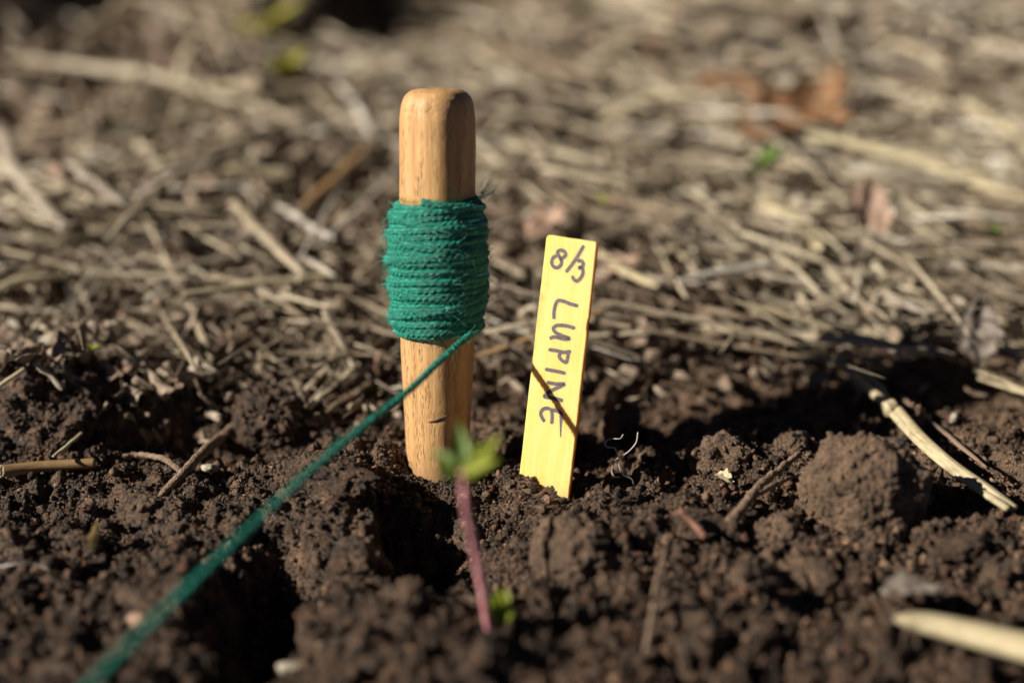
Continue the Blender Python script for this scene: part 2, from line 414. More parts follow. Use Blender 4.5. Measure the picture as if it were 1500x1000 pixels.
fade = fade * (1 - .62 * np.clip((gY - .532) / .02, 0, 1) * np.clip((gX + .06) / .04, 0, 1))     # trodden, smoother earth behind the marker
D = B0 + (D - B0 + .0022 * fbm(gX * 95, gY * 95, gX * 0 + 1.4, 2, .6) + .0013 * fbm(gX * 300, gY * 300, gX * 0 + .4, 4, .62) + .0040 * np.abs(fbm(gX * 48, gY * 48, gX * 0 + 6.1, 2, .6)) - .0022) * fade
for q, rad in ((PH(641, 700), .020), (PH(800, 735), .013)):
    w_ = np.exp(-(((gX - q.x) / rad)**2 + ((gY - q.y) / rad)**2)**1.5); D = D * (1 - w_) + w_ * (.0016 + .45 * (D - B0))
ZZ[iy0:iy0 + ny, ix0:ix0 + nx] = D
def height(x, y):
    x = np.asarray(x, float); y = np.asarray(y, float)
    out = base_h(x, y); ins = (x > X0) & (x < X1 - DX) & (y > Y0) & (y < Y1 - DX)
    fx = np.clip((x - X0) / DX, 0, nx - 1.001); fy = np.clip((y - Y0) / DX, 0, ny - 1.001)
    i, j = fx.astype(int), fy.astype(int); u, v = fx - i, fy - j
    d = D[j, i] * (1-u) * (1-v) + D[j, i+1] * u * (1-v) + D[j+1, i] * (1-u) * v + D[j+1, i+1] * u * v
    return np.where(ins, d, out)
def G(px, py, off=0.0):
    h = 0.0
    for _ in range(6):
        q = PH(px, py, h + off); h = .5 * h + .5 * float(height(q.x, q.y))
    q = PH(px, py, h + off); return q
nX, nY = len(xs), len(ys)
ii = np.arange(nY - 1)[:, None] * nX + np.arange(nX - 1)[None, :]
F = np.stack([ii, ii + 1, ii + nX + 1, ii + nX], -1).reshape(-1, 4)
gm = mesh_np("ground", np.stack([XX, YY, ZZ], -1).reshape(-1, 3), F)
obj("ground", gm, SOIL, kind="structure")

# ------------------------------------------------------------------ crumbs
def lump_template(sub, seed, amp=.30, freq=1.3, oct=3):
    V, F = ico(sub); s = seed * 7.13
    d = 1 + amp * fbm(V[:, 0] * freq + s, V[:, 1] * freq + s, V[:, 2] * freq - s, oct, .6)
    W = V * d[:, None] * np.array([1, random.uniform(.7, 1), random.uniform(.6, .95)])
    return W, [F], np.zeros((len(W), 2))
lt2 = [lump_template(2, k, .42, 1.5) for k in range(14)]
def crumbs(n, rmin, rmax, pw, xr, yr, ylo=None, lift=.35, clump=1.0):
    x = rng.uniform(*xr, n); y = rng.uniform(*yr, n)
    keep = (fbm(x * 55, y * 55, x * 0 + 3.3, 2) + rng.normal(0, .35, n)) > -.25 * clump
    keep &= ~((y > .54) & (x > -.04) & (rng.random(n) < (.75 if rmin > .0005 else .2)))
    x, y = x[keep], y[keep]; n = len(x)
    r = np.minimum(rmin * (1 - rng.random(n))**(-pw), rmax)
    z = height(x, y) + r * rng.uniform(-.2, lift + .6, n)
    s = r[:, None] * rng.uniform(.8, 1.2, (n, 3))
    return np.stack([x, y, z], -1), rotmats(n), s, rng.random(n)
def no_hit(pos, keepout):
    m = np.ones(len(pos), bool)
    for cx, cy, rad in keepout: m &= (pos[:, 0] - cx)**2 + (pos[:, 1] - cy)**2 > rad**2
    return m
PEG_B = P(641, 694, .5715); PEG_T = P(641, 129, .543)
lt1 = [lump_template(1, 40 + k, .55, 1.7, 2) for k in range(24)]
def pack(name, temps, sets, label):
    cpos, crot, cscl, cton = [np.concatenate([q[k] for q in sets]) for k in range(4)]
    k = no_hit(cpos, [(PEG_B.x, PEG_B.y, .0112)])
    obj(name, merge(name, temps, cpos[k], crot[k], cscl[k], cton[k], False if temps is lt1 else True), CRUMB, kind="stuff", label=label)
pack("soil_crumbs", lt2, [crumbs(7500, .0006, .0020, .42, (-.21, .21), (.42, .59)), crumbs(2500, .0008, .0022, .42, (-.17, .17), (.345, .44)), crumbs(5000, .0009, .0030, .5, (-.27, .27), (.56, .80))], "loose dark brown soil crumbs covering the bed around the peg")
pack("fine_soil", lt1, [crumbs(95000, .00032, .0010, .35, (-.20, .20), (.43, .59), lift=.9), crumbs(42000, .0004, .0012, .35, (-.17, .17), (.345, .43), lift=.9)], "fine granules of dark soil lying over the bed")

# ------------------------------------------------------------------ clods
def clod(px, py, rpx, label, mat=CLOD, sub=6, squash=(1, .9, .85), seed=1, up=.45, amp=.30, grain=1.0, grain_r=1.0, grp="clods of soil around the peg and marker"):
    g = G(px, py + rpx * .45); z = (g - Vector((0, 0, CAM_H))).dot(Vector((0, cp, -sp))); r = rpx * z / FPX
    V, F = ico(sub); s = seed * 11.7
    x, y, w = (V * 1.0 + s).T
    d = 1 + amp * fbm(x * .9, y * .9, w * .9, 3, .5)
    k = .0035 / r
    # grains: rounded cells over the surface, two sizes
    a = fbm(x / k * .45, y / k * .45, w / k * .45, 2, .5); d += .45 * k * grain * a
    b = fbm(x / k * 1.4, y / k * 1.4, w / k * 1.4, 2, .6); d += .25 * k * grain * b
    hole = fbm(x * 2.6 + 4, y * 2.6, w * 2.6, 2); d -= .30 * np.clip(hole - .28, 0, 1)
    W = V * d[:, None] * np.array(squash) * r
    nc = int(min(7000, 5.0 * r * r / .0000011)); pi = rng.integers(0, len(W), nc); gr = .00038 * (1 - rng.random(nc))**(-.38) * grain_r; gr = np.minimum(gr, .0016)
    keep = fbm(W[pi, 0] / r * 2.2 + seed, W[pi, 1] / r * 2.2, W[pi, 2] / r * 2.2, 2) + rng.normal(0, .25, nc) > -.2
    pi, gr = pi[keep], gr[keep]; nc = len(pi)
    cm = merge("tmp", lt1, W[pi] * 1.0, rotmats(nc), gr[:, None] * rng.uniform(.8, 1.2, (nc, 3)), rng.random(nc), False)
    cv = np.empty(len(cm.vertices) * 3, np.float32); cm.vertices.foreach_get('co', cv); cf = np.empty(len(cm.polygons) * 3, np.int32); cm.loops.foreach_get('vertex_index', cf); bpy.data.meshes.remove(cm)
    W, Fall = np.vstack([W, cv.reshape(-1, 3)]), np.vstack([F, cf.reshape(-1, 3) + len(W)])
    m = mesh_np("soil_clod", W, Fall)
    o = obj("soil_clod", m, mat, label=label, category="soil clod", group=grp)
    o.location = g + Vector((0, r * .3, r * up)); o.rotation_euler = (0, 0, seed * 1.3)
    return o
clod(1268, 738, 92, "largest grey brown clod, a round lump beside the thick split straw at right", CLODR, 7, (.94, .75, 1.05), 2.2, .50, .17)
clod(388, 628, 54, "dark damp crumbly clod standing up behind the stretched twine, left of the peg", CLODD, 7, (1.0, .8, .95), 4.1, .55, .35, 1.5)
clod(1026, 768, 34, "small smooth reddish brown clod touched by the thin red stick", CLODD, 5, (1.2, .9, .6), 5.0, .25, .2, .5)
clod(838, 800, 62, "blurred broad clod in front of the yellow marker", CLOD, 6, (1.15, .9, .75), 6.3, .15, .32)
clod(908, 628, 30, "small angular clod just right of the yellow marker, with a white rootlet over it", CLOD, 6, (.8, .9, 1.1), 7.7, .4, .4)
clod(884, 578, 24, "smooth wedge shaped clod in shade behind the right edge of the marker", CLOD, 5, (1.1, .8, .8), 8.1, .3, .3, .5)
clod(1062, 668, 46, "granular clod midway between the yellow marker and the largest round clod", CLOD, 6, (1.1, .8, .8), 9.6, .15, .45, 1.3)
clod(1140, 782, 42, "lumpy clod under the forked root, left of the largest round clod", CLOD, 6, (1, .9, .8), 10.2, .2, .38)
clod(1190, 838, 36, "pale brown flat clod below the largest round clod", CLOD, 6, (1.3, .9, .6), 11.5, .2, .3)
clod(1155, 655, 30, "dry clod touching the upper end of the forked root", CLOD, 6, (1.2, .8, .8), 12.9, .2, .35)
clod(520, 830, 44, "dark blurred clod between the stretched twine and the seedling stem", CLODD, 6, (1, .9, .8), 13.2, .25, .4)
clod(210, 742, 46, "wide low clod with pale crust at left, under the tip of the brown root", CLOD, 6, (1.2, .8, .6), 14.4, .05, .45, 1.4)
clod(108, 600, 40, "dark clod in the ridge of soil at far left, above the cut brown stalk", CLODD, 6, (1.4, .9, .7), 15.8, .1, .4, 1.4)
clod(478, 682, 42, "crumbly dark clod right against the twine, halfway to the dark upright clod", CLODD, 6, (1.5, .8, .6), 16.6, .1, .4, 1.4)
clod(1410, 800, 40, "brown clod at right edge below the end of the thick split straw", CLODD, 6, (1.3, .9, .7), 17.1, .15, .35)
clod(1000, 900, 48, "large blurred clod near the bottom, right of the seedling", CLOD, 6, (1.3, .9, .6), 18.4, 0, .35)
clod(560, 950, 46, "large blurred clod at the bottom edge, left of the seedling", CLODD, 6, (1.3, .9, .6), 19.4, 0, .35)

# ------------------------------------------------------------------ wooden peg
def make_peg():
    ax = PEG_T - PEG_B; L = ax.length
    prof = [(-.045, .0088), (-.02, .0100), (0, .0111), (.012, .0116), (.024, .0121), (.035, .0127), (.047, .0133), (.06, .0132), (.10, .0134), (.115, .0134), (L - .022, .0134), (L - .010, .0133), (L - .0058, .0127), (L - .0032, .0117), (L - .0014, .0100), (L - .0004, .0078), (L - .0001, .004), (L, .0004)]
    hz = np.array([p[0] for p in prof]); hr = np.array([p[1] for p in prof])
    z = np.concatenate([np.linspace(-.045, L - .018, 120), L - .018 * (1 - np.sin(np.linspace(0.02, np.pi / 2, 36)))])
    r = np.interp(z, hz, hr)
    for _ in range(1): r[1:-1] = (r[:-2] + 2 * r[1:-1] + r[2:]) / 4
    na = 128; th = np.linspace(0, 2 * np.pi, na, endpoint=False)
    ph = th + np.pi / 2 - R(9) + np.pi / 4                                # one rounded corner faces the camera, a little to the right
    e = 2.4; se = (np.abs(np.cos(ph))**e + np.abs(np.sin(ph))**e)**(-1 / e); se /= se.max()
    T, A = np.meshgrid(th, z); Rr = r[:, None] * se[None, :]
    Rr = Rr + .00012 * fbm(np.cos(T) * 2, np.sin(T) * 2, A * 60, 3)
    # an old nick across the front
    V = np.stack([Rr * np.cos(T), Rr * np.sin(T), A], -1)
    sx = (V[..., 0] - .000) / .0042; sz = (V[..., 2] - .0238 - V[..., 0] * .18) / .0007
    V[..., :2] *= (1 - .05 * np.exp(-sx**2 - sz**2) * (V[..., 1] < 0))[..., None]
    n = len(z); V = V.reshape(-1, 3)
    i = np.arange(n - 1)[:, None] * na; j = np.arange(na)[None, :]; k = (j + 1) % na
    F = np.stack([i + j, i + k, i + na + k, i + na + j], -1).reshape(-1, 4)
    m = mesh_np("wooden_peg", V, F)
    o = obj("wooden_peg", m, WOOD, label="rounded oak peg standing upright in the soil, bound with green twine", category="peg")
    o.location = PEG_B; o.rotation_mode = 'QUATERNION'; o.rotation_quaternion = ax.to_track_quat('Z', 'Y')
    # to_track_quat keeps Y up-ish: force heading so that local x runs to the right
    zax = ax.normalized(); xax = Vector((1, 0, 0)); xax = (xax - zax * xax.dot(zax)).normalized(); yax = zax.cross(xax)
    M = Matrix((xax, yax, zax)).transposed(); o.rotation_quaternion = M.to_quaternion()
    # dark bruise in the nick
    a = np.linspace(-1, 1, 15); rad = np.interp(.0238, hz, hr)
    C = [((x * .0042) + .0010, -math.sqrt(max(rad**2 * .985 - (x * .0042 + .001)**2, 0)) * .985, .0238 + x * .0042 * .22 + .0004 * math.sin(x * 2)) for x in a]
    V, Fs, UV = tube(np.array(C), .00045 * (1 - np.abs(a)**2.5) + .00005, 6, flat=1.0)
    obj("nick", mesh_np("nick", V, Fs, uv=UV), mat_flat("bruised wood", (.10, .045, .035), (.22, .12, .09), 900, .7), o, label="dark reddish nick across the lower front")
    return o, M.to_4x4(), L
peg, PM, PL = make_peg()
PMW = Matrix.Translation(PEG_B) @ PM

# ------------------------------------------------------------------ twine
tw = empty("twine", PEG_B, label="green jute twine wound round the oak peg and stretched out to the lower left", category="twine")
bpy.context.view_layer.update()
def to_world(C): return (np.array(PM.to_3x3()) @ np.asarray(C).T).T + np.array(PEG_B)
def ply(n, ds, twist=.0062, depth=.30, seed=0):
    def f(i, th):
        s = i * ds
        lobe = np.abs(np.sin(1.5 * (th + 2 * np.pi * s / twist)))
        return (1 - depth) + depth * 1.25 * lobe + .07 * n3(s * 900 + seed + 0 * th, np.cos(th) * 1.5 + 0 * s, np.sin(th) * 1.5 + 0 * s)
    return f
TR = .00132
hz_ = np.array([.048, .0525, .0555, .0600, .066, .073, .080, .088, .094, .0985, .103])
hr_ = np.array([.0132, .0150, .0160, .0164, .0169, .0172, .0174, .0171, .0163, .0151, .0142])
def coil(h0, h1, turns, extra=0.0, ph0=0.0, seed=1, n_per=230, wob=.0007):
    n = int(turns * n_per); t = np.linspace(0, 1, n); a = ph0 + t * turns * 2 * np.pi
    h = h0 + (h1 - h0) * t + wob * n3(t * turns * 1.1 + seed, t * 0 + seed, t * 0) + (.0011 + .0009 * n3(t * 2.5 + seed, t * 0, t * 0 + 2)) * np.sin(a + .9 + seed * .13) + .0003 * n3(t * turns * 6, t * 0 + 3 + seed, t * 0)
    r = np.interp(h, hz_, hr_) - TR + extra + .0008 * n3(t * turns * 2.3, t * 0 + 9 + seed, t * 0)
    C = np.stack([r * np.cos(a), r * np.sin(a), h], -1)
    Nn = np.stack([np.cos(a), np.sin(a), a * 0], -1); T = np.gradient(C, axis=0); T /= np.linalg.norm(T, axis=1)[:, None]
    Bn = np.cross(T, Nn); ds = np.linalg.norm(C[1] - C[0])
    rad = TR * (1 + .24 * n3(t * turns * 4, t * 0 + seed * 3, t * 0))
    V, Fs, UV = tube(C, rad, 14, ply(n, ds, seed=seed), NB=(Nn, Bn)); return to_world(V) - np.array(PEG_B), Fs, UV, C, Nn
parts = []; surf = []
for args in [(.0535, .1005, 22.3, 0, 0.3, 1), (.100, .0545, 16.2, .0003, 2.0, 5), (.0550, .099, 14.4, .0007, 4.0, 8, 230, .0016), (.0570, .0975, 4.3, .0013, 1.0, 21, 230, .003), (.1010, .0870, 1.7, .0014, -1.9, 31, 230, .002), (.0570, .0860, 1.4, .0016, 2.4, 44, 230, .004), (.0960, .0600, 2.2, .0012, 0.4, 57, 230, .005)]:
    V, Fs, UV, C, Nn = coil(*args); parts.append((V, Fs, UV)); surf.append((C, Nn))
V, Fs, UV = join(parts)
obj("coil", mesh_np("coil", V, Fs, uv=UV), TWINE, tw, label="tight fuzzy windings round the middle of the peg")
# stretched end: leaves the coil at its lower right, crosses the front of the peg, runs to the lower left and past the picture
LP = [P(706, 476, .562), P(697, 484, .552), P(686, 492, .545), P(640, 532, .528), P(596, 574, .513), P(480, 668, .478), P(300, 836, .432), P(150, 985, .400), P(20, 1115, .374)]
LC = catmull(LP, 1400) - np.array(PEG_B)
ds = np.linalg.norm(LC[450] - LC[449]); LC += .00025 * np.stack([n3(np.arange(1400) * .05, np.zeros(1400), np.zeros(1400)), np.zeros(1400), n3(np.arange(1400) * .05 + 9, np.zeros(1400), np.zeros(1400))], -1)
V, Fs, UV = tube(LC, .00118 * (1 + .16 * n3(np.arange(1400) * .045, np.zeros(1400), np.zeros(1400))), 14, ply(1400, ds, seed=40))
obj("stretched_end", mesh_np("stretched_end", V, Fs, uv=UV), TWINE, tw, label="free end pulled taut toward the lower left")
# fuzz
fz = []
def hair(p, d, L, rad=.00005, curl=.5):
    q = p.copy(); pts = [q]; d = d / np.linalg.norm(d)
    for k in range(5):
        d = d + rng.normal(0, curl * .35, 3); d /= np.linalg.norm(d); q = q + d * L / 5; pts.append(q)
    V, Fs, UV = tube(catmull(pts, 9), rad * np.linspace(1, .5, 9), 3, cap=False); fz.append((V, Fs, UV))
for k in range(3600):
    C, Nn = surf[rng.integers(0, len(surf))] if k % 3 else surf[2 + k % 2]
    i = rng.integers(2, len(C) - 2); t = C[i + 1] - C[i - 1]; t /= np.linalg.norm(t)
    d = Nn[i] * abs(rng.normal(.12, .28)) + t * rng.choice([-1, 1]) * rng.uniform(.6, 1.3) + np.array([0, 0, rng.normal(0, .5)])
    p = to_world((C[i] + Nn[i] * TR * .8)[None])[0] - np.array(PEG_B)
    hair(p, to_world(d[None])[0] - np.array(PEG_B), rng.uniform(.0012, .0050) if k % 9 else rng.uniform(.005, .009), .000055)
topr = to_world(np.array([[.0150, -.003, .1015]]))[0] - np.array(PEG_B)                  # frayed tuft at the upper right
for k in range(70): hair(topr + rng.normal(0, .0012, 3), np.array([rng.normal(.5, .5), rng.normal(0, .4), rng.uniform(.3, 1)]), rng.uniform(.004, .0105), .00006)
for k in range(220):
    i = int(rng.integers(3, 870)); t = LC[i + 1] - LC[i]; t /= np.linalg.norm(t); d = rng.normal(0, 1, 3) + t * rng.choice([-1, 1]) * 1.2
    hair(LC[i] + rng.normal(0, .0006, 3), d, rng.uniform(.0015, .0045))
for k in range(60):
    a = rng.uniform(-2.6, -.4); p = to_world(np.array([[.0145 * math.cos(a), .0150 * math.sin(a), .0545]]))[0] - np.array(PEG_B)
    hair(p, np.array([rng.normal(0, .4), -.2, -1 + rng.normal(0, .4)]), rng.uniform(.002, .006))
V, Fs, UV = join(fz)
obj("loose_fibre", mesh_np("loose_fibre", V, Fs, uv=UV), FIBRE, tw, kind="stuff", label="fine stray fibres standing off the twine")
for c in tw.children: pass
# ------------------------------------------------------------------ yellow marker
MB_, MT_ = P(797.0, 719, .5570), P(838.8, 349, .5435)
mz = (MT_ - MB_).normalized(); yaw = R(30)
mxr = Vector((math.cos(yaw), -math.sin(yaw), 0)); mxr = (mxr - mz * mxr.dot(mz)).normalized(); myb = mz.cross(mxr)      # myb points into the wood, away from the camera
MM = Matrix((mxr, myb, mz)).transposed()
def make_marker():
    import bmesh
    L = (MT_ - MB_).length; w, th = .0202, .0018
    bm = bmesh.new(); n = 60; z0 = -.028
    out = []                                                 # outline, clockwise from lower left; slightly chipped corners
    left = [(-w / 2 + .00004 * math.sin(k * .37) + random.uniform(-.00003, .00003), z0 + (L - .0012 - z0) * k / n) for k in range(n + 1)]
    right = [(w / 2 + .00004 * math.sin(k * .3) + random.uniform(-.00004, .00004) - (.0004 if 45 <= k <= 46 else 0), z0 + (L - .0007 - z0) * k / n) for k in range(n, -1, -1)]
    top = [(-w / 2 + .0005, L - .00025), (-w / 2 + .0013, L)] + [(-w / 2 + w * f, L + random.uniform(-.00012, .0001)) for f in np.linspace(.12, .95, 9)] + [(w / 2 - .0003, L - .0002)]
    out = left + top + right
    vf = [bm.verts.new((x, -th / 2, z)) for x, z in out]; vb = [bm.verts.new((x, th / 2, z)) for x, z in out]
    bm.faces.new(vf); bm.faces.new(vb[::-1])
    for k in range(len(out)): bm.faces.new((vf[k], vb[k], vb[(k + 1) % len(out)], vf[(k + 1) % len(out)]))
    bmesh.ops.recalc_face_normals(bm, faces=bm.faces)
    ed = [e for e in bm.edges if abs(e.verts[0].co.y - e.verts[1].co.y) < 1e-6]
    for v in bm.verts: v.co.x *= 1 - .035 * max(v.co.z, 0) / L
    bmesh.ops.bevel(bm, geom=ed, offset=.00014, segments=2, affect='EDGES')
    m = bpy.data.meshes.new("plant_marker"); bm.to_mesh(m); bm.free()
    o = obj("plant_marker", m, MARKER, label="yellow wooden plant marker lettered 8/3 LUPINE, leaning right of the oak peg", category="plant marker")
    o.location = MB_; o.rotation_mode = 'QUATERNION'; o.rotation_quaternion = MM.to_quaternion()
    z1 = [(795, 340), [[(205,393),(165,425),(147,490),(172,555),(225,580),(280,555),(308,490),(290,430),(255,375),(243,330),(275,298),(330,300),(370,340),(370,380),(335,415),(300,440)],
                       [(657,240),(560,405),(470,535),(393,632)], [(585,465),(635,472),(662,515),(642,560),(588,582),(642,590),(657,650),(630,730),(560,797),(510,770),(490,735)]]]
    z2 = [(790, 430), [[(240,388),(240,300),(265,180),(310,115),(400,125),(500,165),(612,195)], [(562,556),(430,522),(290,518),(228,570),(280,640),(380,685),(490,728),(410,738),(290,710),(235,705),(190,722)]]]
    z3 = [(775, 500), [[(340,135),(450,150),(560,175),(662,165)], [(640,185),(630,260),(605,338),(540,310),(492,250),(505,195)], [(285,455),(430,482),(573,512)],
                       [(310,668),(440,690),(573,690),(500,735),(380,790),(300,840),(250,893),(330,912),(430,930),(530,957)]]]
    z4 = [(770, 560), [[(296,618),(262,560),(245,500),(282,438),(350,418),(430,445),(510,462),(572,500),(577,560),(572,700),(570,862)], [(425,448),(432,560),(425,648)]]]
    chars = []
    inv = MM.inverted()
    nrm = -myb
    for (ox, oy), strokes in (z1, z2, z3, z4):
        for st in strokes:
            pts = []
            for x, y in st:
                r = ray(ox + x * .09, oy + y * .09); c0 = Vector((0, 0, CAM_H))
                tt = (MB_ + nrm * (th / 2) - c0).dot(nrm) / r.dot(nrm); q = inv @ (c0 + r * tt - MB_); pts.append((q.x, q.y, q.z))
            chars.append(np.array(pts))
    names = ["numeral_eight", "slash", "numeral_three", "letter_l", "letter_u", "letter_p", "letter_p", "letter_i", "letter_n", "letter_e", "letter_e"]
    grp = {}
    for kk, (nm, pts) in enumerate(zip(names, chars)): grp.setdefault(nm, []).append((kk, pts))
    for nm, sl in grp.items():
        ps = []
        for kk, pts in sl:
            yoff = -th / 2 - .00006 - .000012 * (kk % 3)
            pts = pts.copy(); C = catmull(pts, 60); C[:, 1] = yoff
            T = np.gradient(C, axis=0); T[:, 1] = 0; T /= np.linalg.norm(T, axis=1)[:, None] + 1e-12
            Nn = np.stack([T[:, 2], 0 * T[:, 0], -T[:, 0]], -1)
            hw = .00066 * (1 + .10 * n3(np.arange(60) * .21 + kk * 5, np.zeros(60), np.zeros(60)))
            if nm == "letter_e" and kk == 9: hw = hw * np.interp(np.arange(60), [0, 46, 59], [1, 1, .35])
            # round ends
            s = np.concatenate([[0], np.cumsum(np.linalg.norm(np.diff(C, axis=0), axis=1))])
            capd = np.minimum(s, s[-1] - s)
            C = np.vstack([C[0] - T[0] * np.linspace(.0006, .0001, 5)[:, None], C, C[-1] + T[-1] * np.linspace(.0001, .0006, 5)[:, None]])
            Nn = np.vstack([np.repeat(Nn[:1], 5, 0), Nn, np.repeat(Nn[-1:], 5, 0)])
            e = np.sqrt(np.clip(1 - (np.linspace(.6, .1, 5) / .66)**2, .05, 1)); hw = np.concatenate([hw[0] * e, hw, hw[-1] * e[::-1]])
            Vt = np.stack([C - Nn * hw[:, None], C + Nn * hw[:, None]], 1).reshape(-1, 3)
            i = np.arange(len(C) - 1) * 2; F = np.stack([i, i + 1, i + 3, i + 2], -1)
            ps.append((Vt, [F], np.zeros((len(Vt), 2))))
        V, Fs, UV = join(ps)
        obj(nm, mesh_np(nm, V, Fs, smooth=False), INK, o, label="dark grey handwritten pen mark")
    return o
make_marker()

# ------------------------------------------------------------------ seedling
def leaflet(p0, p1, w, fold=.25, up=Vector((0, 0, 1)), n=9, bend=.15):
    p0, p1 = Vector(p0), Vector(p1); a = p1 - p0; L = a.length; a.normalize()
    s = a.cross(up); s = s.normalized() if s.length > 1e-4 else Vector((1, 0, 0)); u = s.cross(a)
    V = []; 
    for k in range(n + 1):
        t = k / n; ww = w * (math.sin(math.pi * t**.75)**.8) * .5 + w * .02; c = p0 + a * (L * t) - u * (bend * L * t * t)
        for q in (-1, -.5, 0, .5, 1): V.append(c + s * (q * ww) + u * (abs(q) * ww * fold * 2))
    F = [[k * 5 + j, k * 5 + j + 1, k * 5 + 6 + j, k * 5 + 5 + j] for k in range(n) for j in range(4)]
    V = np.array([list(v) for v in V]); th = u * .00025
    V = np.vstack([V, V - np.array(th)]); F = np.array(F); F = np.vstack([F, F[:, ::-1] + (n + 1) * 5])
    return V, [F], np.zeros((len(V), 2))
GREEN = mat_flat("seedling leaf", (.13, .24, .045), (.26, .36, .06), 150, .5, .4, .0003, .5)
OLIVE = mat_flat("olive weed leaf", (.50, .45, .06), (.32, .30, .05), 120, .6, .3, .0003, .2)
YGREEN = mat_flat("yellow green leaf", (.48, .52, .06), (.34, .42, .06), 120, .5, .4, .0003, .5)
STEM = mat_flat("pink purple stem", (.60, .20, .24), (.72, .38, .38), 140, .45, .45)
sb_ = G(717, 928); sz = (sb_ - cam.location).dot(Vector((0, cp, -sp)))
top = P(678, 690, sz - .032)
seed = empty("lupine_seedling", sb_, label="seedling with a pink purple stem and green leaves in front of the oak peg", category="seedling")
C = catmull([sb_ + Vector((.001, 0, -.008)) - sb_, sb_ - sb_, P(699, 820, sz - .012) - sb_, P(683, 745, sz - .027) - sb_, top - sb_], 40)
V, Fs, UV = tube(C, np.interp(np.arange(40), [0, 5, 10, 39], [.0020, .0015, .0013, .0010]), 12); obj("stem", mesh_np("stem", V, Fs, uv=UV), STEM, seed)
tz = sz - .032
for (x, y, dz, w, m_) in [(634, 655, .004, .0040, GREEN), (644, 688, -.002, .0036, GREEN), (671, 616, .006, .0048, GREEN), (730, 634, .002, .0042, YGREEN), (724, 670, -.004, .0046, YGREEN), (694, 640, .012, .0040, YGREEN), (690, 692, -.008, .0034, YGREEN)]:
    V, Fs, UV = leaflet(top - sb_ + Vector((0, 0, -.0015)), P(x, y, tz + dz) - sb_, w, .35, Vector((0, -.6, 1)).normalized())
    obj("leaf", mesh_np("leaf", V, Fs), m_, seed)
s2 = G(733, 905, .004); z2 = (s2 - cam.location).dot(Vector((0, cp, -sp)))
sprout = empty("leaf_sprout", s2, label="tiny yellow green sprout pushing up at the foot of the seedling stem", category="sprout")
for (x, y, w) in [(728, 866, .0060), (740, 862, .0060), (734, 872, .0050)]:
    V, Fs, UV = leaflet(Vector((0, 0, -.002)), P(x, y, z2) - s2, w, .5, Vector((0, -1, .4)))
    obj("leaf", mesh_np("leaf", V, Fs), YGREEN, sprout)

# ------------------------------------------------------------------ straw
def straw_template(seed, n=6, ns=8, bend=.03, kink=False):
    rs = np.random.default_rng(seed); x = np.linspace(-.5, .5, n)
    C = np.stack([x, bend * rs.normal() * (1 - (2 * x)**2) * 1.2 + .01 * rs.normal(size=n), bend * .6 * rs.normal() * (1 - (2 * x)**2)], -1)
    if kink: k = rs.integers(2, n - 1); C[k:, 1] += (C[k:, 0] - C[k - 1, 0]) * rs.normal() * .5
    T = np.tile([1.0, 0, 0], (n, 1)); N = np.tile([0, 1.0, 0], (n, 1)); B = np.tile([0, 0, 1.0], (n, 1))
    r = .5 * (1 + .12 * rs.normal(size=n)); r[0] *= rs.uniform(.5, 1); r[-1] *= rs.uniform(.4, 1)
    th = np.linspace(0, 2 * np.pi, ns, endpoint=False)
    V = C[:, None, :] * np.array([1, 1, 1]) + 0
    # the cross-section is scaled separately (y, z), so keep centre-line offsets small
    V = V + N[:, None, :] * (r[:, None] * np.cos(th))[..., None] + B[:, None, :] * (r[:, None] * np.sin(th))[..., None]
    V[:, :, 0] += .012 * rs.normal(size=(n, 1)) * (np.abs(x) > .45)[:, None] + (np.abs(x) > .45)[:, None] * .015 * rs.normal(size=(n, ns))
    return V, C, ns, n
def straw_unit(seed, **k):
    """unit straw: length 1 along x, width 1 along y and z, bend baked in as a fraction of 12 widths"""
    V, C, ns, n = straw_template(seed, **k)
    V = V + (C * np.array([0, 14, 14]))[:, None, :]
    V = V.reshape(-1, 3); i = np.arange(n - 1)[:, None] * ns; j = np.arange(ns)[None, :]; kk = (j + 1) % ns
    F = np.stack([i + j, i + kk, i + ns + kk, i + ns + j], -1).reshape(-1, 4)
    c0, c1 = V[:ns].mean(0), V[-ns:].mean(0); V = np.vstack([V, c0 + [.004, 0, 0], c1 - [.004, 0, 0]]); a = np.arange(ns); b = (a + 1) % ns
    T3 = np.vstack([np.stack([np.full(ns, n * ns), b, a], -1), np.stack([np.full(ns, n * ns + 1), (n - 1) * ns + a, (n - 1) * ns + b], -1)])
    UV = np.stack([V[:, 0] + .5, np.concatenate([np.tile(np.arange(ns) / ns, n), [0, 0]])], -1)
    return V, [F, T3], UV
st_lo = [straw_unit(k, n=4, ns=5) for k in range(12)]
st_hi = [straw_unit(100 + k, n=8, ns=10) for k in range(16)]
def mulch_xy(n, ylo=.55, yhi=1.75):
    """even over the ground as the photo shows it, denser where it is nearer"""
    y = ylo * (yhi / ylo)**(rng.random(n)**1.15); x = rng.uniform(-1, 1, n) * (y * .52 + .07)
    return x, y
def edge_ok(x, y):   # ragged front edge of the mulch
    lim = .541 + .036 * np.clip((x + .09) / .07, 0, 1) + .018 * n3(x * 14, x * 0 + 1.1, x * 0)
    return y > lim + rng.exponential(.02, len(x)) - .01
def mulch_h(x, y): return height(x, y) + np.clip((y - .56) * .12, 0, .012)
n = 20000; x, y = mulch_xy(n); k = edge_ok(x, y) & (rng.random(n) < .62 + 1.15 * x / y + .8 * n3(x * 7, y * 7, x * 0)); x, y = x[k], y[k]; n = len(x)
Ls = (.012 + .13 * rng.random(n)**2.6) * np.clip(y / .8, .7, 1.5); W = (.0006 + .0042 * rng.random(n)**2) * np.clip((y / .75)**1.6, .75, 2.6)
